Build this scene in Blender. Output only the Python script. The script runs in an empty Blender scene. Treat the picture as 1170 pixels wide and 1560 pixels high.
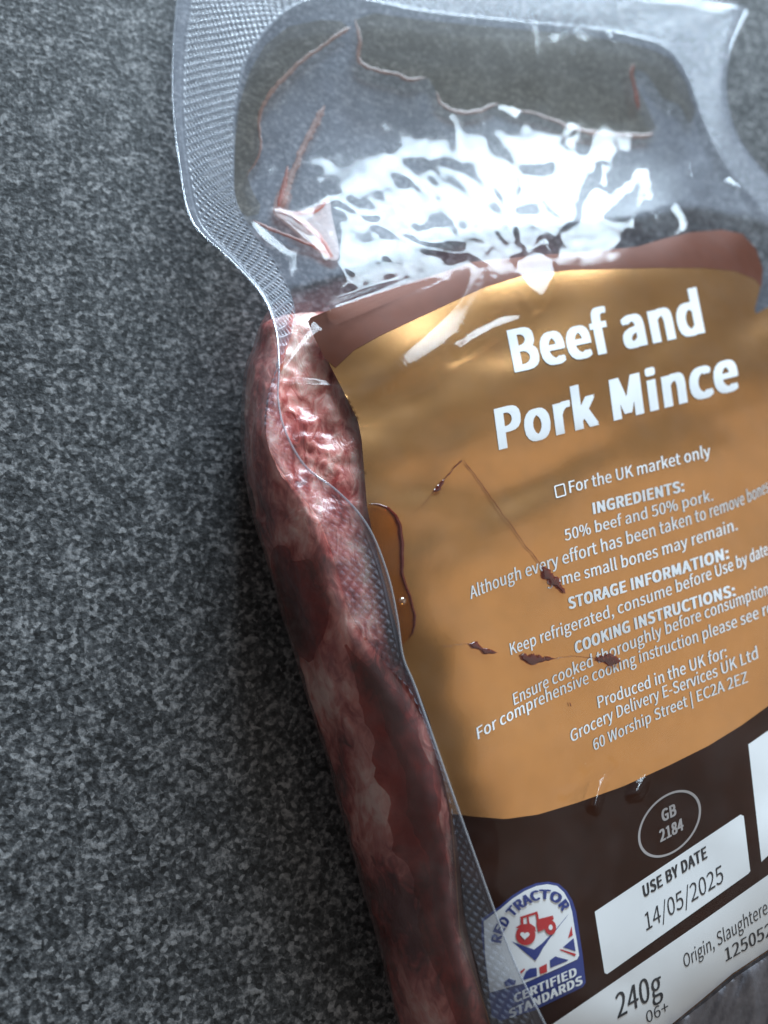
import bpy, bmesh, math, os, random
import numpy as np
from mathutils import Vector, Matrix, noise as mnoise

sc = bpy.context.scene
col = sc.collection
random.seed(7); rng = np.random.default_rng(7)

# ------------------------------------------------------------------ camera
FPX, CX, CY = 1200.0, 585.0, 780.0            # focal length and centre in photo pixels (1170 x 1560)
TA, TB, DEPTH = 0.33, 0.20, 0.175             # the lens leans to the right and a little up over the worktop
zc = np.array([TA, TB, 1.0]); zc /= np.linalg.norm(zc)
xc = np.array([1.0, 0, 0]) - zc*zc[0]; xc /= np.linalg.norm(xc)
yc = np.cross(zc, xc)
W2C = np.stack([xc, yc, zc])                  # rows: world axes in camera coordinates
RIGHT, UP, BACK = W2C[:, 0], W2C[:, 1], W2C[:, 2]
CAMH = DEPTH/math.sqrt(1+TA*TA+TB*TB)
CAM = np.array([0, 0, CAMH])
cam_data = bpy.data.cameras.new('camera')
cam = bpy.data.objects.new('camera', cam_data); col.objects.link(cam); sc.camera = cam
cam.matrix_world = Matrix(((RIGHT[0], UP[0], BACK[0], CAM[0]), (RIGHT[1], UP[1], BACK[1], CAM[1]),
                           (RIGHT[2], UP[2], BACK[2], CAM[2]), (0, 0, 0, 1)))
cam_data.sensor_fit = 'VERTICAL'; cam_data.sensor_height = 36.0; cam_data.sensor_width = 27.0
cam_data.lens = 36.0*FPX/1560.0
cam_data.clip_start = 0.005; cam_data.clip_end = 20
cam_data.dof.use_dof = True; cam_data.dof.focus_distance = 0.149; cam_data.dof.aperture_fstop = 8.5

# ------------------------------------------------------------------ world, window light, exposure
world = bpy.data.worlds.new('World'); sc.world = world; world.use_nodes = True
bg = world.node_tree.nodes['Background']
bg.inputs[0].default_value = (0.88, 0.86, 0.84, 1); bg.inputs[1].default_value = 0.115
def area(name, loc, target, sx, sy, power, colour):
    d = bpy.data.lights.new(name, 'AREA'); d.shape = 'RECTANGLE'; d.size = sx; d.size_y = sy
    d.energy = power; d.color = colour
    o = bpy.data.objects.new(name, d); col.objects.link(o); o.location = loc
    o.rotation_euler = (Vector(target)-Vector(loc)).to_track_quat('-Z', 'Y').to_euler()
    return o
WD = 1.1
def room_dir(az, el): return np.array([math.sin(math.radians(az))*math.cos(math.radians(el)), math.cos(math.radians(az))*math.cos(math.radians(el)), math.sin(math.radians(el))])
WIN_AT = np.array([0.06, 0.08, 0.015])
for az in (2.5, 21.5):                              # the panes of the window across the room: sky above, garden below
    for el, hgt, power in ((20.5, 0.24, 12.0), (10.0, 0.14, 4.4)):
        area('window_light', WIN_AT+WD*room_dir(az, el), WIN_AT, 0.345, hgt, power*(1.0 if az < 10 else 0.8), (0.70, 0.865, 1.0))
area('room_light', (1.0, -0.08, 1.02), (0.08, 0.03, 0), 1.35, 1.35, 3.5, (1.0, 0.95, 0.88))
sc.view_settings.view_transform = 'Standard'; sc.view_settings.look = 'None'
sc.view_settings.exposure = 0.4; sc.view_settings.gamma = 1.0; sc.view_settings.use_curve_mapping = False
sc.cycles.transparent_max_bounces = 20; sc.cycles.max_bounces = 8; sc.cycles.diffuse_bounces = 3; sc.cycles.glossy_bounces = 4
sc.cycles.use_denoising = True
sc.cycles.caustics_reflective = False; sc.cycles.caustics_refractive = False
sc.cycles.sample_clamp_indirect = 6.0

# ------------------------------------------------------------------ helpers
def P(px, py, z):
    """photo pixel + height in millimetres -> world point (metres) on that height"""
    px = np.asarray(px, float); py = np.asarray(py, float); z = np.asarray(z, float)*0.001
    a = (px-CX)/FPX; b = (CY-py)/FPX
    d = a[..., None]*RIGHT + b[..., None]*UP - BACK
    t = (z-CAM[2])/d[..., 2]
    return CAM + t[..., None]*d

def obj(name, verts, faces, mat, parent=None, smooth=True, kind=None):
    me = bpy.data.meshes.new(name)
    me.from_pydata([tuple(v) for v in verts], [], [tuple(f) for f in faces]); me.update()
    if smooth: me.polygons.foreach_set('use_smooth', [True]*len(me.polygons))
    me.materials.append(mat)
    o = bpy.data.objects.new(name, me); col.objects.link(o)
    if parent: o.parent = parent
    if kind: o['kind'] = kind
    return o

def grid_faces(nr, nc, closed=False):
    f = []
    for r in range(nr-1):
        for c in range(nc if closed else nc-1):
            d = (c+1) % nc
            f.append((r*nc+c, r*nc+d, (r+1)*nc+d, (r+1)*nc+c))
    return f

def catmull(pts, n, closed=False):
    pts = np.asarray(pts, float); m = len(pts)
    seg = m if closed else m-1
    t = np.linspace(0, seg, n, endpoint=not closed)
    i = np.minimum(t.astype(int), seg-1); f = (t-i)[:, None]
    if closed: g = lambda k: pts[k % m]
    else:
        ext = np.concatenate([(2*pts[0]-pts[1])[None], pts, (2*pts[-1]-pts[-2])[None]]); g = lambda k: ext[k+1]
    if pts.ndim == 3: f = f[:, :, None]
    p0, p1, p2, p3 = g(i-1), g(i), g(i+1), g(i+2)
    return 0.5*((2*p1)+(-p0+p2)*f+(2*p0-5*p1+4*p2-p3)*f*f+(-p0+3*p1-3*p2+p3)*f**3)

def inside(px, py, poly):
    poly = np.asarray(poly, float); res = np.zeros(px.shape, bool)
    x0, y0 = poly[:, 0], poly[:, 1]; x1, y1 = np.roll(x0, -1), np.roll(y0, -1)
    for a, b, c, d in zip(x0, y0, x1, y1):
        if b == d: continue
        cond = ((b > py) != (d > py)) & (px < (c-a)*(py-b)/(d-b)+a)
        res ^= cond
    return res

def polydist(px, py, line, closed=False):
    """distance to a polyline, signed by side (positive to the right of its direction on the photo), nearest point"""
    line = np.asarray(line, float)
    a = line if closed else line[:-1]; b = np.roll(line, -1, 0) if closed else line[1:]
    best = np.full(px.shape, 1e9); sg = np.ones(px.shape); qx = px.copy(); qy = py.copy()
    for (ax, ay), (bx, by) in zip(a, b):
        dx, dy = bx-ax, by-ay; L = dx*dx+dy*dy+1e-9
        t = np.clip(((px-ax)*dx+(py-ay)*dy)/L, 0, 1)
        nx, ny = ax+t*dx, ay+t*dy
        d = np.hypot(px-nx, py-ny); m = d < best
        best = np.where(m, d, best); qx = np.where(m, nx, qx); qy = np.where(m, ny, qy)
        sg = np.where(m, np.sign(dx*(py-ay)-dy*(px-ax)), sg)
    return best, sg, qx, qy

def vnoise(x, y, seed=0):
    """smooth gradient noise, vectorised, about -1..1"""
    r = np.random.default_rng(seed); ang = r.random((64, 64))*2*np.pi
    gx, gy = np.cos(ang), np.sin(ang)
    xi = np.floor(x).astype(int); yi = np.floor(y).astype(int); fx = x-xi; fy = y-yi
    u = fx*fx*fx*(fx*(fx*6-15)+10); v = fy*fy*fy*(fy*(fy*6-15)+10)
    def g(i, j): return gx[(xi+i) % 64, (yi+j) % 64]*(fx-i)+gy[(xi+i) % 64, (yi+j) % 64]*(fy-j)
    return 1.5*((g(0, 0)*(1-u)+g(1, 0)*u)*(1-v)+(g(0, 1)*(1-u)+g(1, 1)*u)*v)

# ------------------------------------------------------------------ height of the top of the pack over the photo, mm
CTRL = np.array([
 (262,120,4),(265,0,3.5),(280,-60,3),(500,-60,3),(700,-40,3),(900,-20,3.5),(1140,12,6),(1105,130,6.5),(1150,245,7.5),(1250,330,8),
 (360,150,5),(357,290,8),(380,345,11),(420,400,14.5),(448,470,19),(480,100,5),(600,60,5),(800,100,5.5),(1000,120,6),(600,180,6),(800,180,6.5),(950,190,6.5),
 (480,250,8.5),(1060,200,7),(1150,305,9),(1250,400,10),
 (560,260,9),(700,235,9),(850,245,9),(1000,265,9.5),(1100,300,10.5),
 (510,370,15.5),(650,340,14.5),(800,320,14.5),(950,320,14),(1080,330,13),
 (500,475,22),(600,440,21.6),(720,402,21.2),(830,390,20.8),(950,380,19.8),(1050,356,17),(1130,362,14.5),(1165,420,14.5),
 (560,560,24.5),(700,500,24),(850,480,23.5),(1000,470,22),(1110,450,19.5),(1250,500,17),
 (600,650,26.5),(750,620,26.5),(900,600,26),(1050,580,24.5),(1160,560,22.5),
 (570,760,28),(700,780,28.2),(850,760,27.6),(1000,720,26.5),(1130,700,25),
 (620,900,28.8),(750,920,28.8),(900,900,28.2),(1050,880,27),(1170,850,25),
 (640,1030,28.8),(800,1060,28.8),(950,1040,28.2),(1100,1000,27),(1250,950,23),
 (680,1180,28.6),(850,1200,28.6),(1000,1170,28),(1150,1120,26.6),
 (720,1350,28.2),(900,1350,28.2),(1080,1300,27.5),(1250,1250,25),
 (770,1500,27.5),(950,1500,27.5),(1100,1440,27),(1250,1380,24),
 (820,1640,24.5),(1000,1600,24.5),(1120,1520,24),(1250,1450,21),
 (900,1750,12),(1100,1640,15),(1300,1550,12),(950,1900,4),(1200,1800,4),(1450,1700,4),
 (1400,500,8),(1400,900,10),(1420,1200,10),(1550,700,4),(1550,1200,4),
 (412,585,22.5),(405,640,24),(430,720,25),(480,780,25.5),(510,860,26),(540,950,26),(560,1000,26),(600,1100,26),(640,1200,26),(675,1300,26),(700,1400,26),(735,1540,25),
 (490,570,23),(520,680,26),(440,640,24),
], float)
CTRL[:, 2] += 0.0
def tps_fit(c):
    n = len(c); s = 1/500.0
    X = c[:, :2]*s
    r2 = ((X[:, None]-X[None])**2).sum(-1)
    K = 0.5*r2*np.log(r2+1e-12); K += np.eye(n)*2e-4
    Q = np.hstack([np.ones((n, 1)), X]); A = np.zeros((n+3, n+3))
    A[:n, :n] = K; A[:n, n:] = Q; A[n:, :n] = Q.T
    return X, np.linalg.solve(A, np.r_[c[:, 2], 0, 0, 0])
TX, TW = tps_fit(CTRL)
# broad dents and swellings of the label (px, py, radius x, radius y, turn in degrees, mm)
DENTS = [(660,730,130,40,0,-0.9),(865,700,110,40,-25,-0.7),(640,1010,40,40,0,-0.5),
         (1130,800,60,140,25,-0.9),(1000,1010,150,40,-25,-0.3),(760,1150,120,60,-20,0.4),(1140,485,35,30,0,-0.8),
         (900,800,150,60,-25,0.25),(600,560,120,30,-35,0.5)]
def S(px, py):
    px = np.asarray(px, float); py = np.asarray(py, float)
    q = np.stack([px.ravel(), py.ravel()], -1)/500.0
    out = np.empty(len(q))
    for i in range(0, len(q), 20000):
        r2 = ((q[i:i+20000, None]-TX[None])**2).sum(-1)
        out[i:i+20000] = (0.5*r2*np.log(r2+1e-12))@TW[:-3]+TW[-3]+q[i:i+20000]@TW[-2:]
    out = out.reshape(px.shape)
    for cx, cy, rx, ry, deg, h in DENTS:
        c, s = math.cos(math.radians(deg)), math.sin(math.radians(deg))
        u = ((px-cx)*c+(py-cy)*s)/rx; v = (-(px-cx)*s+(py-cy)*c)/ry
        out = out+h*np.exp(-(u*u+v*v))
    lm = np.clip((py-(470-0.12*(px-700)))/90, 0, 1)*np.clip((1420-py)/200, 0, 1)*(0.45+0.55*np.clip((1010-py+0.35*(700-px))/200, 0, 1))
    out = out+lm*(0.55*vnoise(px/150+0.3, py/105+(px-700)/420, 61)+0.12*vnoise(px/70, py/52+px/300, 62))
    return np.maximum(out, 0.8)

def region(name, poly, step, mat, parent, height, closed_smooth=0):
    """a sheet over the polygon of the photo, its border vertices pulled onto the outline"""
    poly = np.asarray(poly, float)
    if closed_smooth: poly = catmull(poly, closed_smooth, True)
    x0, y0 = poly.min(0)-2*step; x1, y1 = poly.max(0)+2*step
    gx, gy = np.meshgrid(np.arange(x0, x1, step), np.arange(y0, y1, step))
    ins = inside(gx, gy, poly)
    near = ins.copy()
    near[1:] |= ins[:-1]; near[:-1] |= ins[1:]
    n2 = near.copy(); near[:, 1:] |= n2[:, :-1]; near[:, :-1] |= n2[:, 1:]
    m = near & ~ins
    _, _, qx, qy = polydist(gx[m], gy[m], poly, True)
    gx[m] = qx; gy[m] = qy
    nr, nc = gx.shape
    idx = -np.ones(nr*nc, int); keep = near.ravel(); idx[keep] = np.arange(keep.sum())
    fl = []
    for r in range(nr-1):
        for c in range(nc-1):
            k = (r*nc+c, (r+1)*nc+c, (r+1)*nc+c+1, r*nc+c+1)
            if near[r, c] and near[r+1, c] and near[r+1, c+1] and near[r, c+1] and (ins[r, c] or ins[r+1, c] or ins[r+1, c+1] or ins[r, c+1]):
                fl.append(tuple(idx[j] for j in k))
    px, py = gx.ravel()[keep], gy.ravel()[keep]
    return obj(name, P(px, py, height(px, py)), fl, mat, parent)

def drape(name, bm, mat, parent, off, cut=None, surf=None):
    """lay a flat bmesh drawn in photo pixels onto the top surface, off mm above it"""
    if cut:
        xs = [v.co.x for v in bm.verts]; ys = [v.co.y for v in bm.verts]
        for lo, hi, n in ((min(xs), max(xs), (1, 0, 0)), (min(ys), max(ys), (0, 1, 0))):
            k = lo+cut
            while k < hi:
                bmesh.ops.bisect_plane(bm, geom=bm.verts[:]+bm.edges[:]+bm.faces[:], plane_co=(k*n[0], k*n[1], 0), plane_no=n)
                k += cut
    bm.verts.index_update()
    px = np.array([v.co.x for v in bm.verts]); py = np.array([v.co.y for v in bm.verts])
    pts = P(px, py, (surf or S)(px, py)+off+np.array([v.co.z for v in bm.verts]))
    faces = []
    for f in bm.faces:
        ids = [v.index for v in f.verts]
        a = pts[ids]; n = np.zeros(3)
        for i in range(len(a)): n += np.cross(a[i], a[(i+1) % len(a)])
        faces.append(ids if n[2] >= 0 else ids[::-1])
    o = obj(name, pts, faces, mat, parent, smooth=True)
    # ink takes the shading of the sheet it is printed on
    sf = surf or S; e = 2.0
    p0 = P(px, py, sf(px, py)); nn = np.cross(P(px, py-e, sf(px, py-e))-p0, P(px-e, py, sf(px-e, py))-p0)
    nn /= np.linalg.norm(nn, axis=1)[:, None]; nn[nn[:, 2] < 0] *= -1
    o.data.normals_split_custom_set_from_vertices([tuple(v) for v in nn])
    bm.free(); return o

def poly_bm(poly, bm=None):
    bm = bm or bmesh.new()
    f = bm.faces.new([bm.verts.new((x, y, 0)) for x, y in poly])
    bmesh.ops.triangulate(bm, faces=[f])
    return bm

def sheet(name, poly, mat, parent, off, cut=20, surf=None):
    return drape(name, poly_bm(poly), mat, parent, off, cut, surf)

def tube(name, pts, rad, mat, parent, flat=0.6, n=8):
    """a bead of liquid along world points with radius per point (mm)"""
    pts = np.asarray(pts); rad = np.broadcast_to(np.asarray(rad, float), (len(pts),))*0.001
    t = np.gradient(pts, axis=0); t /= np.linalg.norm(t, axis=1)[:, None]+1e-12
    up = np.array([0, 0, 1.0]); sd = np.cross(t, up); sd /= np.linalg.norm(sd, axis=1)[:, None]+1e-12
    nn = np.cross(sd, t)
    ang = np.linspace(0, 2*np.pi, n, endpoint=False)
    v = pts[:, None]+(sd[:, None]*np.cos(ang)[None, :, None]+nn[:, None]*np.sin(ang)[None, :, None]*flat)*rad[:, None, None]
    f = grid_faces(len(pts), n, True)
    vv = list(v.reshape(-1, 3)); k = len(vv); vv += [pts[0], pts[-1]]
    for c in range(n):
        f.append((k, (c+1) % n, c)); f.append((k+1, (len(pts)-1)*n+c, (len(pts)-1)*n+(c+1) % n))
    return obj(name, vv, f, mat, parent)

# ------------------------------------------------------------------ materials
def mat_new(name):
    m = bpy.data.materials.new(name); m.use_nodes = True
    nt = m.node_tree; nt.nodes.clear()
    out = nt.nodes.new('ShaderNodeOutputMaterial')
    return m, nt, out
def N(nt, t, **kw):
    n = nt.nodes.new(t)
    for k, v in kw.items():
        if k.startswith('i_'):
            key = k[2:].replace('_', ' ')
            n.inputs[key].default_value = v
        else: setattr(n, k, v)
    return n
def principled(name, colour, rough=0.5, metal=0.0, spec=0.5, coat=0.0, vary=0.0, scale=300, bump=0.0, bscale=2000):
    m, nt, out = mat_new(name)
    b = N(nt, 'ShaderNodeBsdfPrincipled'); nt.links.new(b.outputs[0], out.inputs[0])
    b.inputs['Roughness'].default_value = rough; b.inputs['Metallic'].default_value = metal
    b.inputs['Specular IOR Level'].default_value = spec
    b.inputs['Coat Weight'].default_value = coat; b.inputs['Coat Roughness'].default_value = 0.06
    tc = N(nt, 'ShaderNodeTexCoord')
    nz = N(nt, 'ShaderNodeTexNoise'); nz.inputs['Scale'].default_value = scale; nz.inputs['Detail'].default_value = 4
    nt.links.new(tc.outputs['Object'], nz.inputs['Vector'])
    rp = N(nt, 'ShaderNodeValToRGB')
    c = np.array(colour)
    rp.color_ramp.elements[0].position = 0.3; rp.color_ramp.elements[1].position = 0.7
    rp.color_ramp.elements[0].color = (*np.clip(c*(1-vary), 0, 1), 1); rp.color_ramp.elements[1].color = (*np.clip(c*(1+vary), 0, 1), 1)
    nt.links.new(nz.outputs['Fac'], rp.inputs[0]); nt.links.new(rp.outputs[0], b.inputs['Base Color'])
    if bump:
        n2 = N(nt, 'ShaderNodeTexNoise'); n2.inputs['Scale'].default_value = bscale
        nt.links.new(tc.outputs['Object'], n2.inputs['Vector'])
        bp = N(nt, 'ShaderNodeBump'); bp.inputs['Strength'].default_value = bump; bp.inputs['Distance'].default_value = 0.0002
        nt.links.new(n2.outputs['Fac'], bp.inputs['Height']); nt.links.new(bp.outputs[0], b.inputs['Normal'])
    return m

def film(name, tint=(0.97, 0.975, 0.98), haze=0.03, haze_col=(0.8, 0.85, 0.9), rough=0.035, f0=0.045, bump=0.0, bscale=900, speck=0.0):
    """a thin clear plastic sheet: see-through, mirror-like by the angle, a trace of milkiness"""
    m, nt, out = mat_new(name)
    lw = N(nt, 'ShaderNodeLayerWeight'); lw.inputs['Blend'].default_value = 0.5
    pw = N(nt, 'ShaderNodeMath', operation='POWER'); pw.inputs[1].default_value = 5.0
    nt.links.new(lw.outputs['Facing'], pw.inputs[0])
    ma = N(nt, 'ShaderNodeMath', operation='MULTIPLY_ADD'); ma.inputs[1].default_value = 0.9; ma.inputs[2].default_value = f0
    nt.links.new(pw.outputs[0], ma.inputs[0])
    tr = N(nt, 'ShaderNodeBsdfTransparent'); tr.inputs[0].default_value = (*tint, 1)
    df = N(nt, 'ShaderNodeBsdfDiffuse'); df.inputs[0].default_value = (*haze_col, 1)
    m1 = N(nt, 'ShaderNodeMixShader'); m1.inputs[0].default_value = haze
    tc = N(nt, 'ShaderNodeTexCoord')
    if speck:
        nz = N(nt, 'ShaderNodeTexNoise'); nz.inputs['Scale'].default_value = 160; nz.inputs['Detail'].default_value = 6
        nt.links.new(tc.outputs['Object'], nz.inputs['Vector'])
        rp = N(nt, 'ShaderNodeMapRange'); rp.inputs['From Min'].default_value = 0.4; rp.inputs['From Max'].default_value = 0.75
        rp.inputs['To Min'].default_value = haze; rp.inputs['To Max'].default_value = haze+speck
        nt.links.new(nz.outputs['Fac'], rp.inputs[0]); nt.links.new(rp.outputs[0], m1.inputs[0])
    nt.links.new(tr.outputs[0], m1.inputs[1]); nt.links.new(df.outputs[0], m1.inputs[2])
    gl = N(nt, 'ShaderNodeBsdfGlossy'); gl.inputs['Roughness'].default_value = rough; gl.inputs[0].default_value = (1, 1, 1, 1)
    m2 = N(nt, 'ShaderNodeMixShader')
    nt.links.new(ma.outputs[0], m2.inputs[0]); nt.links.new(m1.outputs[0], m2.inputs[1]); nt.links.new(gl.outputs[0], m2.inputs[2])
    if bump:
        n2 = N(nt, 'ShaderNodeTexNoise'); n2.inputs['Scale'].default_value = bscale; n2.inputs['Detail'].default_value = 2
        nt.links.new(tc.outputs['Object'], n2.inputs['Vector'])
        bp = N(nt, 'ShaderNodeBump'); bp.inputs['Strength'].default_value = bump; bp.inputs['Distance'].default_value = 0.0003
        nt.links.new(n2.outputs['Fac'], bp.inputs['Height']); nt.links.new(bp.outputs[0], gl.inputs['Normal'])
    nt.links.new(m2.outputs[0], out.inputs[0])
    return m

def liquid(name, tint, body, body_amt, rough=0.05, f0=0.05):
    return film(name, tint=tint, haze=body_amt, haze_col=body, rough=rough, f0=f0)

def worktop_mat():
    m, nt, out = mat_new('speckled_worktop')
    b = N(nt, 'ShaderNodeBsdfPrincipled'); nt.links.new(b.outputs[0], out.inputs[0])
    b.inputs['Roughness'].default_value = 0.62; b.inputs['Specular IOR Level'].default_value = 0.35
    tc = N(nt, 'ShaderNodeTexCoord')
    def noise(scale, det, rough=0.5):
        n = N(nt, 'ShaderNodeTexNoise'); n.inputs['Scale'].default_value = scale; n.inputs['Detail'].default_value = det
        n.inputs['Roughness'].default_value = rough
        nt.links.new(tc.outputs['Object'], n.inputs['Vector']); return n
    a = noise(900, 3.0, 0.6); c = noise(170, 2.0); d = noise(1300, 1.0)
    vo = N(nt, 'ShaderNodeTexVoronoi'); vo.inputs['Scale'].default_value = 1000
    nt.links.new(tc.outputs['Object'], vo.inputs['Vector'])
    sep = N(nt, 'ShaderNodeSeparateColor'); nt.links.new(vo.outputs['Color'], sep.inputs[0])
    def lin(x, k, y=None, add=0.0):
        q = N(nt, 'ShaderNodeMath', operation='MULTIPLY_ADD'); q.inputs[1].default_value = k; q.inputs[2].default_value = add
        nt.links.new(x, q.inputs[0])
        if y is not None: nt.links.new(y, q.inputs[2])
        return q.outputs[0]
    v = lin(a.outputs['Fac'], 0.64)
    v = lin(c.outputs['Fac'], 0.24, v)
    v = lin(sep.outputs[0], 0.20, v)
    rp = N(nt, 'ShaderNodeValToRGB'); e = rp.color_ramp.elements
    e[0].position = 0.40; e[0].color = (0.014, 0.015, 0.016, 1)
    e[1].position = 0.72; e[1].color = (0.28, 0.28, 0.285, 1)
    k = e.new(0.48); k.color = (0.036, 0.038, 0.041, 1)
    k = e.new(0.565); k.color = (0.075, 0.078, 0.082, 1)
    nt.links.new(v, rp.inputs[0]); nt.links.new(rp.outputs[0], b.inputs['Base Color'])
    bp = N(nt, 'ShaderNodeBump'); bp.inputs['Strength'].default_value = 0.5; bp.inputs['Distance'].default_value = 0.0004
    nt.links.new(lin(d.outputs['Fac'], 0.4, a.outputs['Fac']), bp.inputs['Height']); nt.links.new(bp.outputs[0], b.inputs['Normal'])
    return m

def meat_mat():
    m, nt, out = mat_new('raw_minced_meat')
    b = N(nt, 'ShaderNodeBsdfPrincipled'); nt.links.new(b.outputs[0], out.inputs[0])
    b.inputs['Roughness'].default_value = 0.32; b.inputs['Coat Weight'].default_value = 0.25; b.inputs['Coat Roughness'].default_value = 0.15
    b.inputs['Subsurface Weight'].default_value = 0.25; b.inputs['Subsurface Radius'].default_value = (0.004, 0.0012, 0.0008)
    b.inputs['Subsurface Scale'].default_value = 0.5
    tc = N(nt, 'ShaderNodeTexCoord')
    mp = N(nt, 'ShaderNodeMapping'); mp.inputs['Scale'].default_value = (1.6, 0.8, 1.0); mp.inputs['Rotation'].default_value = (0, 0, 0.35)
    nt.links.new(tc.outputs['Object'], mp.inputs[0])
    n1 = N(nt, 'ShaderNodeTexNoise'); n1.inputs['Scale'].default_value = 62; n1.inputs['Detail'].default_value = 6; n1.inputs['Distortion'].default_value = 0.7
    nt.links.new(mp.outputs[0], n1.inputs['Vector'])
    r1 = N(nt, 'ShaderNodeValToRGB'); e = r1.color_ramp.elements
    e[0].position = 0.33; e[0].color = (0.10, 0.010, 0.010, 1)
    e[1].position = 0.70; e[1].color = (0.95, 0.68, 0.60, 1)
    k = e.new(0.45); k.color = (0.40, 0.07, 0.06, 1)
    k = e.new(0.55); k.color = (0.70, 0.27, 0.23, 1)
    n3 = N(nt, 'ShaderNodeTexNoise'); n3.inputs['Scale'].default_value = 260; n3.inputs['Detail'].default_value = 4; n3.inputs['Distortion'].default_value = 1.5
    nt.links.new(mp.outputs[0], n3.inputs['Vector'])
    ad = N(nt, 'ShaderNodeMath', operation='MULTIPLY_ADD'); ad.inputs[1].default_value = 0.42; ad.inputs[2].default_value = 0.0
    sb = N(nt, 'ShaderNodeMath', operation='MULTIPLY_ADD'); sb.inputs[1].default_value = 1.0; sb.inputs[2].default_value = -0.21
    nt.links.new(n3.outputs['Fac'], ad.inputs[0]); nt.links.new(n1.outputs['Fac'], sb.inputs[0]); nt.links.new(sb.outputs[0], ad.inputs[2])
    nt.links.new(ad.outputs[0], r1.inputs[0]); nt.links.new(r1.outputs[0], b.inputs['Base Color'])
    n2 = N(nt, 'ShaderNodeTexNoise'); n2.inputs['Scale'].default_value = 420; n2.inputs['Detail'].default_value = 3
    nt.links.new(tc.outputs['Object'], n2.inputs['Vector'])
    bp = N(nt, 'ShaderNodeBump'); bp.inputs['Strength'].default_value = 0.5; bp.inputs['Distance'].default_value = 0.0008
    nt.links.new(n3.outputs['Fac'], bp.inputs['Height']); nt.links.new(bp.outputs[0], b.inputs['Normal'])
    return m

M = dict(
  worktop=worktop_mat(), meat=meat_mat(),
  film=film('clear_film', haze=0.005, rough=0.10, f0=0.0085, bump=0.05, bscale=260, speck=0.012),
  side=film('clear_side_film', tint=(0.95, 0.92, 0.93), haze=0.09, haze_col=(0.74, 0.55, 0.54), rough=0.12, f0=0.03, bump=0.2, bscale=220, speck=0.10),
  seal=film('embossed_seal', tint=(0.93, 0.94, 0.96), haze=0.28, haze_col=(0.52, 0.56, 0.66), rough=0.2, f0=0.015),
  gold=principled('matt_gold_print', (0.56, 0.28, 0.102), rough=0.27, metal=0.85, vary=0.04, bump=0.12, bscale=9000),
  rust=principled('red_brown_print', (0.115, 0.031, 0.014), rough=0.5, spec=0.15, metal=0.2, vary=0.06),
  brown=principled('dark_brown_print', (0.030, 0.0085, 0.0035), rough=0.5, spec=0.06, metal=0.0, vary=0.1),
  white=principled('white_print', (0.86, 0.87, 0.88), rough=0.5, vary=0.015),
  ink=principled('black_ink', (0.02, 0.021, 0.026), rough=0.6),
  navy=principled('navy_print', (0.02, 0.04, 0.22), rough=0.5),
  red=principled('red_print', (0.52, 0.02, 0.025), rough=0.5),
  silver=principled('silver_print', (0.42, 0.38, 0.37), rough=0.5),
  blood=film('dark_juice', tint=(0.36, 0.06, 0.03), haze=0.5, haze_col=(0.13, 0.014, 0.008), rough=0.08, f0=0.05),
  thinblood=film('thin_blood', tint=(0.60, 0.17, 0.13), haze=0.14, haze_col=(0.24, 0.03, 0.022), rough=0.2, f0=0.0),
  amber=film('amber_juice', tint=(0.96, 0.76, 0.46), haze=0.02, haze_col=(0.4, 0.16, 0.04), rough=0.05, f0=0.05),
  olive=film('thin_juice', tint=(0.80, 0.76, 0.68), haze=0.03, haze_col=(0.3, 0.25, 0.2), rough=0.08, f0=0.03),
  pink=film('juice_meniscus', tint=(0.84, 0.60, 0.53), haze=0.14, haze_col=(0.66, 0.36, 0.29), rough=0.3, f0=0.012),
  redj=film('red_juice', tint=(0.84, 0.40, 0.32), haze=0.16, haze_col=(0.55, 0.15, 0.10), rough=0.3, f0=0.012),
)

# ------------------------------------------------------------------ worktop
wt = obj('worktop', [(-1.2, -1.0, 0), (1.2, -1.0, 0), (1.2, 1.4, 0), (-1.2, 1.4, 0)], [(0, 1, 2, 3)], M['worktop'])
wt['kind'] = 'structure'; wt['label'] = 'speckled dark grey worktop under the vacuum pack'

# ------------------------------------------------------------------ the pack: outlines on the photo
pack = bpy.data.objects.new('vacuum_pack', None); col.objects.link(pack)
pack.location = P(850, 900, 0); pack.empty_display_size = 0.02
bpy.context.view_layer.update()
pack['label'] = 'clear vacuum pack of minced meat with gold and brown printed label lying on grey worktop'
pack['category'] = 'food pack'

OUTER = [(960,1880,6.5),(915,1760,15),(872,1650,27.5),(830,1560,31),(790,1480,31),(758,1400,31),(722,1300,31.3),(690,1210,31.5),(655,1110,31.3),(632,1045,30.5),(614,1000,30.6),
 (605,940,31),(592,880,31.2),(570,820,31),(545,780,31),(510,745,30.6),(465,710,30),(436,660,29),(424,610,27.3),(425,560,25),(420,500,21.5),
 (396,445,17.5),(347,392,13),(292,335,9),(272,240,6.5),(263,150,5),(264,70,4),(270,0,3.6),(276,-40,3.4),(310,-72,3),(420,-72,3),(560,-60,3),(700,-45,3),
 (900,-22,3.5),(1071,0,5),(1128,10,6),(1138,14,6),(1128,36,6),(1112,75,6),(1105,125,6.3),(1111,170,6.8),(1126,212,7),(1152,248,7.5),(1190,292,8),(1260,370,8),(1350,480,7),(1450,620,5),(1530,800,4)]
INNER = [(870,1880),(826,1760),(785,1650),(747,1560),(728,1480),(708,1400),(698,1300),(684,1212),(652,1112),(624,1050),(588,1012),
 (536,940),(514,870),(496,815),(480,782),(452,748),(425,712),(406,668),(404,625),(414,585),(440,520),
 (449,470),(422,402),(378,342),(358,296),(357,230),(360,165),(374,100),(400,55),(440,15),(500,-8),(560,0),(640,16),
 (760,30),(900,43),(985,60),(1012,72),(1034,95),(1052,130),(1064,165),(1078,200),(1094,232),(1118,268),(1160,318),(1230,410),(1310,520),(1400,650),(1470,810)]
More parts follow.
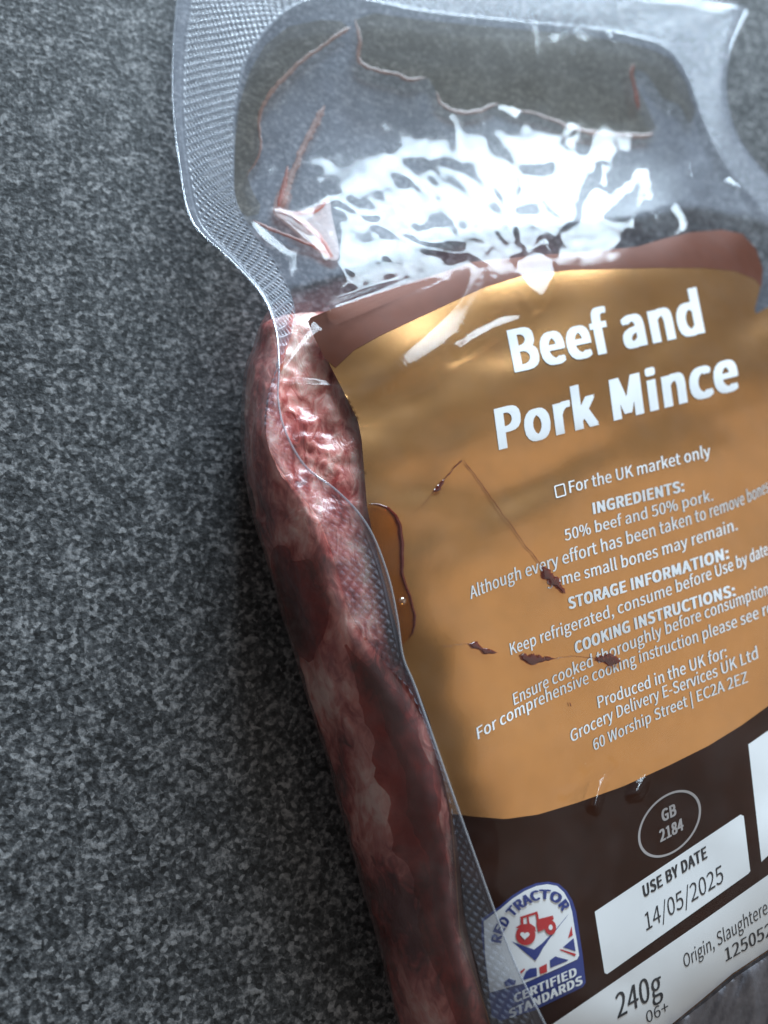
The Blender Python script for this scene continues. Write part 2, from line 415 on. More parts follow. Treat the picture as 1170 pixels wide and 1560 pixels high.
outer = catmull(np.array(OUTER, float), 1500)
inn2 = np.array(INNER, float)
FOFF = 0.75                                          # the clear film lies this far above the printed layer, mm
inn_z = S(inn2[:, 0], inn2[:, 1])+FOFF
inner = catmull(np.c_[inn2, inn_z], 1500)

# ---- embossed seal: a ribbon with a raised diamond knurl, plain along its rim
def build_seal():
    nw = 92
    w = np.linspace(0, 1, nw)
    po = P(outer[:, 0], outer[:, 1], outer[:, 2]); pi = P(inner[:, 0], inner[:, 1], inner[:, 2])
    mid = (po+pi)/2
    s = np.r_[0, np.cumsum(np.linalg.norm(np.diff(mid, axis=0), axis=1))]
    n = int(s[-1]/0.00015)
    t = np.linspace(0, s[-1], n)
    po = np.stack([np.interp(t, s, po[:, k]) for k in range(3)], -1); pi = np.stack([np.interp(t, s, pi[:, k]) for k in range(3)], -1)
    v = po[:, None]*(1-w)[None, :, None]+pi[:, None]*w[None, :, None]
    width = np.linalg.norm(po-pi, axis=1)
    du = np.gradient(v, axis=0); dv = np.gradient(v, axis=1)
    nn = np.cross(du, dv); nn /= np.linalg.norm(nn, axis=2)[..., None]+1e-12
    D = w[None]*width[:, None]; T = t[:, None]+0*D
    pitch = 0.0019
    a = (T+1.0*D)/pitch; b = (T-1.0*D)/pitch
    ca = np.abs((a % 1)-0.5)*2; cb = np.abs((b % 1)-0.5)*2
    h = np.minimum(np.clip(ca*1.5, 0, 1), np.clip(cb*1.5, 0, 1))
    zone = np.clip((w-0.17)/0.05, 0, 1)*np.clip((0.985-w)/0.03, 0, 1)
    wav = 0.10*np.sin(t/0.011)+0.06*np.sin(t/0.0043+1)
    lip = 0.00010*np.exp(-((w-0.15)/0.02)**2)+0.00012*np.exp(-((w-0.0)/0.02)**2)
    amp = 0.00024
    v = v+nn*(h*zone[None]*amp+lip[None]+(wav*0.001*np.sin(w*np.pi*0.5)[::-1][None, :].T).T[:, :]*0.6 if False else h*zone[None]*amp+lip[None])[..., None]
    return obj('sealed_edge', v.reshape(-1, 3), grid_faces(n, nw), M['seal'], pack)
seal = build_seal()
seal['label'] = 'milky embossed sealed edge with diamond pattern'
# rounded cut rim of the seal, the bright line in the photo
rim = P(outer[:, 0], outer[:, 1], outer[:, 2])
tube('rim', rim[::2], 0.2, film('seal_rim', tint=(0.85, 0.88, 0.92), haze=0.25, haze_col=(0.75, 0.8, 0.88), rough=0.1, f0=0.15), seal, flat=1.0, n=6)

# ---- upper film
FOLDS = []                                           # (polyline, kind, mm, width px)
def ridge(px, py, line, mm, w, ends=25):
    d, sg, qx, qy = polydist(px, py, line)
    return mm*np.exp(-(d/w)**1.4)
def stepf(px, py, line, mm, w, reach):
    """film drops by mm across the line and eases back over reach px"""
    d, sg, qx, qy = polydist(px, py, line)
    s = d*sg
    return mm*(1/(1+np.exp(-s/w))-0.5)*np.exp(-(d/reach)**2)
def crumple(px, py, pts, tilt, soft, seed):
    """facets: every cell of scattered points is a small plane tilted its own way, creased where cells meet; mm"""
    r = np.random.default_rng(seed); g = r.normal(0, tilt, (len(pts), 2))
    num = np.zeros(px.shape); den = np.full(px.shape, 1e-12)
    d0 = np.full(px.shape, 1e9)
    for (x, y) in pts: d0 = np.minimum(d0, np.hypot(px-x, (py-y)*1.0))
    for (x, y), (a, b) in zip(pts, g):
        w = np.exp(-(np.hypot(px-x, py-y)-d0)/soft)
        num += w*((px-x)*a+(py-y)*b)*0.14; den += w
    return num/den
def scatter(poly, gap, seed):
    r = np.random.default_rng(seed); poly = np.array(poly, float); out = []
    lo, hi = poly.min(0), poly.max(0)
    for _ in range(4000):
        p = lo+(hi-lo)*r.random(2)
        if inside(p[:1], p[1:], poly)[0] and all((p[0]-q[0])**2+(p[1]-q[1])**2 > gap*gap for q in out): out.append(p)
    return out
SLOPE_PTS = scatter([(470,240),(700,190),(1180,240),(1180,380),(720,405),(470,490)], 46, 1)
SMALL_PTS = scatter([(420,240),(700,180),(1180,220),(1180,380),(720,405),(430,490)], 15, 2)
FLAP_PTS = scatter([(350,20),(1100,20),(1180,260),(700,260),(350,340)], 45, 3)
_r = np.random.default_rng(77); CREASES = []
for (x, y) in scatter([(490,290),(700,220),(900,220),(1140,300),(1120,345),(960,365),(720,390),(500,460)], 30, 9):      # sharp creases down the slope
    a = math.radians(_r.normal(52, 22)); l = _r.uniform(30, 90)
    CREASES.append((x-l/2*math.cos(a), y-l/2*math.sin(a), x+l/2*math.cos(a), y+l/2*math.sin(a), _r.choice([-1, 1])*_r.uniform(0.06, 0.2), _r.uniform(5, 10)))
for (x, y) in scatter([(400,120),(560,60),(1000,80),(1050,200),(700,230),(420,300)], 48, 10):                        # faint long creases over the flap
    a = math.radians(_r.normal(95, 18)); l = _r.uniform(40, 110)
    CREASES.append((x-l/2*math.cos(a), y-l/2*math.sin(a), x+l/2*math.cos(a), y+l/2*math.sin(a), _r.choice([-1, 1])*_r.uniform(0.08, 0.2), _r.uniform(4, 9)))
for k in range(9):                                                                                                   # folds hanging below the label
    x = 960+k*38+_r.uniform(-8, 8); y = 1610-0.72*(x-960)
    CREASES.append((x, y, x+_r.uniform(-10, 14), y+_r.uniform(90, 170), _r.choice([-1, 1])*_r.uniform(0.6, 1.2), _r.uniform(7, 12)))
def film_base(px, py):
    z = S(px, py)+FOFF
    # how much the film is crumpled: strong on the slope behind the label, faint on the flap and the label
    lab = np.interp(px, [470, 720, 950, 1050, 1150], [480, 402, 381, 357, 375])
    k = lab-py
    slope = np.clip((k+2)/24, 0, 1)*np.clip((215-k)/70, 0, 1)*np.clip((px-440)/60, 0, 1)
    flap = np.clip((k-120)/80, 0, 1)
    c, s = math.cos(math.radians(57)), math.sin(math.radians(57))
    u = px*c+py*s; v = -px*s+py*c                     # u runs along the creases, v across them
    wob = 22*vnoise(px/90, py/90, 3)
    n1 = 1-np.abs(vnoise(u/150, (v+wob)/40, 5))*2
    right = np.clip((px-850)/150, 0, 1)
    z = z+slope*0.16*n1
    m = slope > 0
    if m.any(): z[m] += slope[m]*(crumple(px[m], py[m], SLOPE_PTS, 0.13, 7.0, 41)*(1+1.2*right[m])+crumple(px[m], py[m], SMALL_PTS, 0.012, 3.0, 42))
    m = flap > 0
    if m.any(): z[m] += flap[m]*(crumple(px[m], py[m], FLAP_PTS, 0.02, 6.0, 43)+0.05*vnoise(px[m]/18, py[m]/60, 13))
    onlab = 1-np.clip((k+4)/20, 0, 1)
    z = z+onlab*(0.10*vnoise(px/130, py/110, 21)+0.02*vnoise(px/40, py/40, 22))
    for (x0_, y0_, x1_, y1_, a_, w_) in CREASES:
        mm_ = (np.abs(px-(x0_+x1_)/2) < abs(x1_-x0_)/2+40) & (np.abs(py-(y0_+y1_)/2) < abs(y1_-y0_)/2+40)
        z[mm_] += ridge(px[mm_], py[mm_], [(x0_, y0_), ((x0_+x1_)/2+4, (y0_+y1_)/2-3), (x1_, y1_)], a_, w_)
    z = z+ridge(px, py, [(620,270),(665,305),(702,352)], 0.5, 8)+ridge(px, py, [(720,250),(760,310),(785,370)], 0.6, 9)
    z = z+ridge(px, py, [(500,310),(580,345),(640,375),(720,390)], 0.5, 9)
    z = z-ridge(px, py, [(478,486),(560,452),(640,428),(720,403)], 0.5, 9)
    return np.maximum(z, S(px, py)*np.where(k > 0, 0, 1)+np.where(k > 0, 0.6, 0.5))
# single folds of the film that catch the window: outline on the photo, direction of the window they face
GLINTS = [
          ([(786,396),(826,380),(850,418),(828,462),(802,442)], 20, 19, 3),
          ([(735,498),(775,474),(790,480),(740,512),(700,532)], 20, 14, 9),
          ([(498,470),(508,480),(474,520),(434,574),(424,562),(455,515)], 16, 19, 4),
          ([(428,580),(470,582),(536,583),(536,592),(470,590),(428,589)], 16, 19, 3),
          ([(500,464),(600,431),(712,393),(720,403),(600,445),(505,480)], 16, 19, 4),
          ([(928,1160),(936,1166),(916,1205),(908,1232),(902,1230),(912,1190)], 16, 12, 4),
          ([(884,1165),(902,1150),(908,1156),(892,1172)], 16, 14, 4),
          ([(962,1212),(972,1186),(992,1166),(1022,1160),(1020,1168),(992,1176),(974,1210)], 16, 9, 5),
          ([(852,1206),(868,1194),(874,1200),(858,1212)], 16, 9, 5),
          ([(765,160),(778,158),(792,178),(782,186)], 18, 18, 4), ([(806,215),(818,208),(822,220),(812,232)], 18, 18, 4), ([(912,248),(924,248),(928,296),(918,304)], 25, 17, 4),
          ([(420,330),(440,335),(480,362),(508,392),(500,396),(460,366)], 15, 15, 4),
          ([(385,345),(400,352),(440,380),(432,386),(400,366)], 8, 9, 5)]
_g = []
for poly, az, el, soft in GLINTS:
    q = np.array(poly, float); c = q.mean(0); e = 3.0
    px = np.array([c[0], c[0]+e, c[0]]); py = np.array([c[1], c[1], c[1]+e])
    p = P(px, py, S(px, py)+FOFF)
    flat = P(px, py, np.full(3, p[0][2]*1000))
    v_ = CAM-p[0]; v_ /= np.linalg.norm(v_)
    w_ = WIN_AT+WD*room_dir(az, el)-p[0]; w_ /= np.linalg.norm(w_)
    h_ = v_+w_; h_ /= np.linalg.norm(h_)
    # wanted rise along the photo's x and y (mm per px) for a plane with normal h_, minus what the surface does already
    def rise(k):
        d = (px[k]-CX)/FPX*RIGHT+(CY-py[k])/FPX*UP-BACK
        t = (h_@(p[0]-CAM))/(h_@d); return ((CAM+t*d)[2]-p[0][2])*1000/e
    have = [(p[1][2]-p[0][2])*1000/e, (p[2][2]-p[0][2])*1000/e]
    _g.append((q, c, rise(1)-have[0], rise(2)-have[1], soft))
# the long fold over the upper label: its flank turns towards the window all along
STREAK = np.array([(733,396,10),(728,428,15),(706,466,20),(672,504,20),(632,538,17),(590,568,13),(545,598,9)], float)
STREAK = catmull(STREAK, 40)
def facing(c, az, el, off=0.0):
    e = 3.0; px = np.array([c[0], c[0]+e, c[0]]); py = np.array([c[1], c[1], c[1]+e])
    p = P(px, py, S(px, py)+FOFF)
    v_ = CAM-p[0]; v_ /= np.linalg.norm(v_)
    w_ = WIN_AT+WD*room_dir(az, el)-p[0]; w_ /= np.linalg.norm(w_)
    h_ = v_+w_
    out = []
    for k in (1, 2):
        d = (px[k]-CX)/FPX*RIGHT+(CY-py[k])/FPX*UP-BACK
        out.append(((CAM+(h_@(p[0]-CAM))/(h_@d)*d)[2]-p[k][2])*1000/e)
    return np.array(out)
_sg = np.array([facing(c[:2], 3, 20) for c in STREAK])
_st = np.gradient(STREAK[:, :2], axis=0); _st /= np.linalg.norm(_st, axis=1)[:, None]
_sn = np.stack([-_st[:, 1], _st[:, 0]], -1)            # across the fold
_gp = (_sg*_sn).sum(1)
def film_h(px, py):
    z = film_base(px, py)
    m = (px > 490) & (px < 800) & (py > 370) & (py < 640)
    if m.any():
        x, y = px[m], py[m]
        dd = np.hypot(x[:, None]-STREAK[None, :, 0], y[:, None]-STREAK[None, :, 1]); k = dd.argmin(1)
        sd = (x-STREAK[k, 0])*_sn[k, 0]+(y-STREAK[k, 1])*_sn[k, 1]
        hw = STREAK[k, 2]; ends = np.clip(1-(dd.min(1)-np.abs(sd))/12, 0, 1)
        jit = 1+0.25*vnoise(x/9, y/9, 51)
        core = np.clip(sd, -hw*jit, hw*jit)
        tail = np.exp(-(np.maximum(np.abs(sd)-hw, 0)/26)**2)
        z[m] += _gp[k]*core*tail*ends+0.35*np.exp(-(sd/70)**2)*ends
    for q, c, ga, gb, soft in _g:
        m = (px > q[:, 0].min()-30) & (px < q[:, 0].max()+30) & (py > q[:, 1].min()-30) & (py < q[:, 1].max()+30)
        if not m.any(): continue
        x, y = px[m], py[m]
        d, _, _, _ = polydist(x, y, q, True); ins = inside(x, y, q)
        w = 1/(1+np.exp(-np.where(ins, d, -d)/soft*2.2-1.0))
        base = S(x, y)+FOFF
        plane = ga*(x-c[0])+gb*(y-c[1]); lo = plane[ins].min() if ins.any() else 0
        z[m] = z[m]*(1-w)+w*(base*0.5+z[m]*0.5+plane-lo*0.5)
    return np.maximum(z, S(px, py)+0.45)
FILM_POLY = [tuple(p[:2]) for p in inner[::6]]+[(1475,1000),(1465,1250),(1440,1500),(1350,1680),(1150,1850),(950,1900),(850,1850),(790,1750)]
upper = region('upper_film', FILM_POLY, 3.5, M['film'], pack, film_h)

# ---- the film the pack lies on, its two sheets close together in the flap
def back_h(px, py):
    lab = np.interp(px, [300, 470, 720, 950, 1050, 1150, 1400], [520, 480, 402, 381, 357, 375, 480])
    a = np.clip((lab-py)/60+0.3, 0, 1)
    return a*np.maximum(S(px, py)-1.3, 0.3)+(1-a)*0.35
region('backing_film', FILM_POLY, 8, film('backing_film', tint=(0.94, 0.95, 0.97), haze=0.15, haze_col=(0.54, 0.57, 0.68), rough=0.3, f0=0.0, speck=0.06), pack, back_h)

def pleat_h(px, py):
    u = px*0.93+py*0.36
    return film_h(px, py)+0.6+1.5*np.abs(vnoise(u/16+4, py/160, 71))+0.5*vnoise(u/6, py/90, 72)
region('surplus_film', [(1012,1578),(1040,1553),(1078,1524),(1120,1489),(1170,1456),(1300,1380),(1345,1480),(1230,1640),(1090,1700),(1010,1680),(985,1620)], 4, film('surplus_film', tint=(0.86, 0.86, 0.9), haze=0.2, haze_col=(0.62, 0.62, 0.7), rough=0.15, f0=0.03, speck=0.15), pack, pleat_h)

# ---- label
LABEL = [(471,490),(474,486),(500,475),(560,452),(600,440),(680,415),(720,401),(760,397),(830,390),(900,385),(970,378),(1010,366),(1050,356),(1100,352),(1130,358),(1150,380),(1160,410),(1158,440),(1150,470),(1137,486),
 (1170,468),(1230,470),(1300,560),(1340,750),(1345,1000),(1330,1200),(1290,1370),(1170,1449),(1116,1485),(1070,1524),(1026,1560),(960,1612),(890,1660),(800,1690),
 (762,1620),(740,1540),(716,1470),(700,1420),(692,1300),(687,1240),(672,1170),(655,1100),(638,1055),(618,1010),(600,940),(582,870),(568,815),(559,770),(555,720),(551,670),(545,640),(525,600),(497,545),(480,512)]
lab_h = lambda px, py: S(px, py)
label = region('label', LABEL, 4, M['gold'], pack, lab_h)
label['label'] = 'gold and brown printed label with white lettering'
region('header_band', [(469,490),(473,484),(500,473),(560,450),(600,438),(680,413),(720,399),(760,395),(830,388),(900,383),(970,376),(1010,364),(1050,354),(1100,350),(1131,356),(1152,379),(1162,410),(1160,438),
  (1150,425),(1120,413),(1070,408),(1000,408),(930,410),(870,411),(800,419),(740,437),(700,455),(640,483),(580,511),(540,533),(511,560),(495,546),(478,513)], 4, M['rust'], label, lambda x, y: S(x, y)+0.05)
region('base_band', [(688,1240),(720,1244),(770,1248),(820,1241),(880,1223),(950,1198),(1020,1166),(1080,1136),(1130,1105),(1170,1076),(1230,1030),(1344,950),(1345,1000),(1330,1200),(1289,1368),(1170,1448),(1116,1484),(1070,1523),(1026,1559),(960,1610),(890,1658),(800,1688),
  (763,1620),(741,1540),(717,1470),(701,1420),(693,1300)], 5, M['brown'], label, lambda x, y: S(x, y)+0.05)
sheet('weight_band', [(770,1608),(839,1562),(870,1541),(1075,1400),(1170,1333),(1291,1245),(1287,1366),(1170,1447),(1116,1483),(1070,1522),(1026,1558),(960,1608),(890,1656),(802,1684)], M['white'], label, 0.14, 10)
sheet('date_panel', [(906,1389),(1128,1241),(1133,1243),(1143,1327),(1140,1331),(925,1484),(921,1482)], M['white'], label, 0.14, 12)
sheet('code_panel', [(1140,1134),(1166,1116),(1290,1035),(1300,1180),(1160,1313)], M['white'], label, 0.12)

# ---- lettering
FONT = None
try:
    fp = os.path.join(bpy.utils.system_resource('DATAFILES'), 'fonts', 'Noto Sans CJK Regular.woff2')
    FONT = bpy.data.fonts.load(fp)
except Exception:
    FONT = None
SANS = None
try:
    SANS = bpy.data.fonts.load(os.path.join(bpy.utils.system_resource('DATAFILES'), 'fonts', 'Inter.woff2'))
except Exception:
    SANS = None
def text_mesh(s, weight, font, spacing=1.0):
    """letter outlines as triangles; weight thickens the strokes by laying shifted copies over each other, each a hair higher"""
    cu = bpy.data.curves.new('t', 'FONT'); cu.body = s; cu.resolution_u = 4
    cu.space_character = spacing
    if font: cu.font = font
    o = bpy.data.objects.new('t', cu); col.objects.link(o)
    bpy.context.view_layer.update()
    dg = bpy.context.evaluated_depsgraph_get()
    me = o.evaluated_get(dg).to_mesh()
    v = np.array([p.co[:2] for p in me.vertices]); f = [tuple(p.vertices) for p in me.polygons]
    o.evaluated_get(dg).to_mesh_clear()
    bpy.data.objects.remove(o); bpy.data.curves.remove(cu)
    lay = np.zeros(len(v))
    if weight:
        sh = [(-1, 0.35), (-1, -0.35), (-0.4, 0.35), (-0.4, -0.35), (0.4, 0.35), (0.4, -0.35), (1, 0.35), (1, -0.35)]
        if weight < 0.012: sh = [(-1, 0), (1, 0)]
        v0, f0 = v, f; v = np.vstack([v0+np.array(q)*weight for q in sh])
        f = [tuple(i+k*len(v0) for i in t) for k in range(len(sh)) for t in f0]
        lay = np.repeat(np.arange(len(sh))*0.003, len(v0))
    return np.c_[v, lay], f
CAPH = 0.73
_v, _ = text_mesh('H', 0, FONT); CAP_F = _v[:, 1].max()-_v[:, 1].min()
_v, _ = text_mesh('H', 0, SANS); CAP_S = _v[:, 1].max()-_v[:, 1].min()
def lettering(s, A, B, cap, lean, mat, off=0.32, weight=0.0, font='F', via=(), cut=None, name='lettering', parent=None):
    """text from baseline start A to end B (photo pixels), cap height in px, stems leaning by lean; via = (character index, x, y) between"""
    f_ = FONT if font == 'F' else SANS; caph = CAP_F if font == 'F' else CAP_S
    sp = 1.0+weight*2.2
    v, f = text_mesh(s, weight, f_, sp)
    x0, x1 = v[:, 0].min(), v[:, 0].max()
    t = (v[:, 0]-x0)/(x1-x0); y = v[:, 1]/caph*cap
    ts, xs, ys = [0.0, 1.0], [A[0], B[0]], [A[1], B[1]]
    for k, vx, vy in via:
        pv, _ = text_mesh(s[:k].rstrip(), weight, f_, sp); gap = 0.24 if s[k-1] == ' ' else 0.02
        ts.append((pv[:, 0].max()+gap-x0)/(x1-x0)); xs.append(vx); ys.append(vy)
    deg = 1 if not via else (2 if len(via) < 3 else 3)
    px = np.polyval(np.polyfit(ts, xs, deg), t)-y*lean; py = np.polyval(np.polyfit(ts, ys, deg), t)-y
    bm = bmesh.new(); vs = [bm.verts.new((a, b, c)) for a, b, c in zip(px, py, v[:, 2])]
    for q in f:
        try: bm.faces.new([vs[i] for i in q])
        except ValueError: pass
    return drape(name, bm, mat, parent or label, off, cut)
W = M['white']
LINES = [
 ('Beef and', (784,566), (1074,505), 64, 0.20, 0.020, ()),
 ('Pork Mince', (760,684), (1127,591), 62, 0.13, 0.020, ()),
 ('For the UK market only', (868,751), (1083,695), 20, 0.12, 0.006, ()),
 ('INGREDIENTS:', (904,783), (1043,748), 18.5, 0.12, 0.020, ()),
 ('50% beef and 50% pork.', (861,824), (1087,762), 19, 0.13, 0.006, ()),
 ('Although every effort has been taken to remove bones,', (716,913), (1172,747), 21, 0.14, 0.006, ((15,871,857),(31,999,813),(40,1098,786))),
 ('some small bones may remain.', (835,897), (1124,807), 20, 0.14, 0.006, ((5,897,880),(11,955,863))),
 ('STORAGE INFORMATION:', (867,928), (1111,850), 19, 0.14, 0.020, ((8,968,897),)),
 ('Keep refrigerated, consume before Use by date.', (778,998), (1173,843), 20, 0.15, 0.006, ((5,831,978),(18,937,937),(27,1034,902),(34,1099,876))),
 ('COOKING INSTRUCTIONS:', (877,996), (1121,907), 19, 0.15, 0.020, ((8,973,957),)),
 ('Ensure cooked thoroughly before consumption.', (786,1072), (1175,903), 20, 0.15, 0.006, ((7,839,1049),(14,929,1001),(25,1012,964),(32,1085,943))),
 ('For comprehensive cooking instruction please see recipe', (730,1125), (1215,915), 20, 0.15, 0.006, ((4,768,1104),(18,911,1036),(26,981,1006),(38,1077,973),(45,1134,952))),
 ('Produced in the UK for:', (912,1079), (1108,1001), 20, 0.15, 0.006, ()),
 ('Grocery Delivery E-Services UK Ltd', (871,1131), (1156,1002), 20, 0.15, 0.006, ((8,945,1092),(17,1019,1060),(28,1104,1026))),
 ('60 Worship Street | EC2A 2EZ', (905,1144), (1140,1039), 19, 0.15, 0.006, ((11,1005,1094),(18,1059,1072))),
]
for s, A, B, cap, lean, wgt, via in LINES:
    lettering(s, A, B, cap*(0.95 if cap > 40 else 0.88), lean, W, off=0.12, weight=wgt, via=via, cut=14 if cap > 40 else None)
# tick box before the market line
bmx = bmesh.new()
def bar(bm, a, b, w):
    a, b = np.array(a, float), np.array(b, float); d = b-a; d /= np.linalg.norm(d); n = np.array([-d[1], d[0]])*w/2
    poly_bm([a-n, b-n, b+n, a+n], bm)
q = [(848,758),(862,754),(859,737),(845,741)]
for i in range(4): bar(bmx, q[i], q[(i+1) % 4], 1.8)
drape('tick_box', bmx, W, label, 0.14)
def ring_bm(c, r0, r1, n=64, e1=(1, 0), e2=(0, 1)):
    bm = bmesh.new(); a = [2*math.pi*i/n for i in range(n)]
    f = lambda r, t: (c[0]+r*math.cos(t)*e1[0]+r*math.sin(t)*e2[0], c[1]+r*math.cos(t)*e1[1]+r*math.sin(t)*e2[1], 0)
    vi = [bm.verts.new(f(r0, t)) for t in a]; vo = [bm.verts.new(f(r1, t)) for t in a]
    for i in range(n): bm.faces.new((vi[i], vo[i], vo[(i+1) % n], vi[(i+1) % n]))
    return bm
drape('health_mark', ring_bm((1020,1255), 0.93, 1.0, e1=(47,-30), e2=(10,42)), M['silver'], label, 0.14)
lettering('GB', (1009,1252), (1031,1241), 17, 0.13, M['silver'], off=0.14, weight=0.02)
lettering('2184', (1006,1283), (1042,1263), 17, 0.13, M['silver'], off=0.14, weight=0.02)
I = M['ink']
lettering('USE BY DATE', (981,1367), (1078,1306), 17, 0.15, I, off=0.2, weight=0.018)
lettering('14/05/2025', (985,1418), (1103,1343), 26, 0.14, I, off=0.2)
lettering('240g', (941,1552), (1010,1513), 36, 0.12, I, off=0.2, weight=0.006)
lettering('Origin, Slaughtered & Minced in UK', (1043,1475), (1290,1312), 20, 0.14, I, off=0.2)
lettering('1250520', (1106,1465), (1190,1416), 19, 0.14, I, off=0.2, weight=0.008)
lettering('06+', (986,1559), (1019,1541), 17, 0.14, I, off=0.2)

# ---- certification badge (coordinates of an enlarged crop)
def L(p): return (740+p[0]/6.5, 1320+p[1]/6.5)
def Ls(ps): return [L(p) for p in ps]
badge_poly = [(-40,520),(60,450),(150,385),(260,290),(380,215),(500,165),(620,150),(720,170),(800,240),(860,340),(895,450),(930,680),(960,880),(990,1150),(960,1195),(700,1320),(480,1425),(300,1480),(150,1530),(60,1480),(0,1000),(-40,700)]
badge = sheet('certification_badge', Ls(badge_poly), M['navy'], label, 0.10, 25)
sheet('badge_field', Ls([(-20,545),(70,475),(155,412),(265,318),(385,243),(500,193),(610,175),(705,192),(775,255),(825,345),(855,450),(885,640),(905,750),(925,880),(905,920),(700,1015),(370,1160),(250,1190),(40,1250),(-5,900)]), W, label, 0.16, 25)
def badge_part(name, polys, mat, off=0.22):
    bm = bmesh.new()
    for p in polys: poly_bm(Ls(p), bm)
    return drape(name, bm, mat, label, off)
badge_part('flag_emblem', [[(635,930),(690,890),(720,900),(820,925),(800,940),(640,1005)],[(765,800),(870,710),(890,840)],
     [(360,1130),(400,1040),(440,1010),(505,1003),(508,1085)],[(180,1150),(230,1110),(300,1130),(290,1170),(200,1190)]], M['navy'])
badge_part('flag_emblem', [[(530,1000),(605,962),(608,1045),(540,1068)],[(730,825),(745,818),(893,865),(885,890)],[(815,710),(850,590),(862,680)],[(335,1045),(385,1008),(390,1020),(345,1065)]], M['red'])
badge_part('tick_mark', [[(255,740),(340,775),(500,830),(490,935)],[(490,935),(470,830),(560,760),(680,640),(825,465)]], M['navy'])
tractor = [
 [(340,500),(510,445),(515,468),(345,520)],                             # cab roof
 [(345,515),(370,508),(375,580),(350,590)], [(405,500),(425,495),(435,575),(415,580)], [(495,470),(518,462),(530,545),(508,550)],
 [(295,605),(350,575),(440,565),(490,600),(500,655),(450,600),(380,590),(320,612)],   # rear mudguard
 [(500,560),(530,520),(665,485),(675,520),(600,570),(585,620),(520,650)]]               # bonnet and body
bm = bmesh.new()
for p in tractor: poly_bm(Ls(p), bm)
def disc(bm, c, rx, ry, n=28): poly_bm(Ls([(c[0]+rx*math.cos(2*math.pi*i/n), c[1]+ry*math.sin(2*math.pi*i/n)) for i in range(n)]), bm)
disc(bm, (395,682), 98, 98); disc(bm, (642,605), 56, 72)
drape('tractor_emblem', bm, M['red'], label, 0.26)
bm = bmesh.new()
heart = [(16*math.sin(t)**3, -(13*math.cos(t)-5*math.cos(2*t)-2*math.cos(3*t)-math.cos(4*t))) for t in np.linspace(0, 2*math.pi, 30, endpoint=False)]
poly_bm(Ls([(388+x*2.9, 682+y*2.6) for x, y in heart]), bm); disc(bm, (643,603), 20, 27)
drape('wheel_hubs', bm, W, label, 0.30)
# words on the badge
lettering('CERTIFIED', L((285,1352)), L((905,1078)), 12.5, 0.13, W, off=0.30, weight=0.02)
lettering('STANDARDS', L((235,1505)), L((962,1160)), 12.5, 0.13, W, off=0.30, weight=0.02)
def arc_text(s, path, cap, mat, off):
    path = catmull(np.array([L(p) for p in path]), 200)
    d = np.r_[0, np.cumsum(np.hypot(*np.diff(path, axis=0).T))]
    v, f = text_mesh(s, 0.022, FONT, 1.05)
    # bend the whole word along the path
    x = (v[:, 0]-v[:, 0].min())/(v[:, 0].max()-v[:, 0].min())*d[-1]; y = v[:, 1]/CAP_F*cap
    bx = np.interp(x, d, path[:, 0]); by = np.interp(x, d, path[:, 1])
    tx = np.interp(x, d, np.gradient(path[:, 0], d)); ty = np.interp(x, d, np.gradient(path[:, 1], d)); n = np.hypot(tx, ty)
    px = bx+y*ty/n; py = by-y*tx/n
    bm = bmesh.new(); vs = [bm.verts.new((a, b, c)) for a, b, c in zip(px, py, v[:, 2])]
    for q in f:
        try: bm.faces.new([vs[i] for i in q])
        except ValueError: pass
    return drape('lettering', bm, mat, label, off)
arc_text('RED TRACTOR', [(150,760),(165,670),(210,590),(290,480),(370,405),(480,345),(570,322),(650,335),(710,375),(760,445)], 14.5, M['navy'], 0.26)

# ------------------------------------------------------------------ side: clear lower film and the meat inside
#        fold line under the seal      silhouette            height of the silhouette
ROWS = [((430,455),(418,462),13),((440,490),(398,492),12),((438,520),(385,525),10.5),((420,560),(373,560),9),((410,600),(368,610),8),
        ((405,660),(367,670),7.5),((424,715),(373,730),7),((455,752),(386,790),7),((482,790),(403,850),7),((510,860),(424,920),7),((538,945),(450,1005),7),
        ((588,1012),(472,1080),7),((645,1098),(500,1165),7),((682,1205),(525,1260),7),((698,1300),(552,1355),7),((708,1400),(580,1455),7),((745,1555),(610,1570),7),((790,1750),(680,1760),6),((850,1850),(760,1880),4)]
def section(inn, sil, hz, inset=0.0):
    iz = float(S(np.array(inn[0]), np.array(inn[1])))+FOFF
    (ix, iy), (sx, sy) = inn, sil
    f = lambda k: (ix+(sx-ix)*k, iy+(sy-iy)*k)
    pts = []
    for k, e in ((0, 1.0), (0.2, 0.965), (0.45, 0.82), (0.72, 0.58), (0.92, 0.22), (1.0, 0.0)):
        x, y = f(k); pts.append((x, y, hz+(iz-hz)*e))
    pts += [(sx+6, sy, hz*0.55), (sx+22, sy, 1.6), (sx+60, sy, 0.6)]
    return pts
ctrl = np.array([section(*r) for r in ROWS])
g = catmull(catmull(ctrl, 160).transpose(1, 0, 2), 60).transpose(1, 0, 2)
gx, gy, gz = g[..., 0], g[..., 1], g[..., 2]
pts = P(gx, gy, gz)
dn = np.cross(np.gradient(pts, axis=0), np.gradient(pts, axis=1)); dn /= np.linalg.norm(dn, axis=2)[..., None]+1e-12
if dn[80, 20, 2] < 0: dn = -dn
wr = 0.22*vnoise(gx/26, gy/120, 31)+0.10*vnoise(gx/12, gy/40, 32)
lower_pts = pts+dn*(wr*0.001)[..., None]
lower = obj('lower_film', lower_pts.reshape(-1, 3), [f[::-1] for f in grid_faces(160, 60)], M['side'], pack)

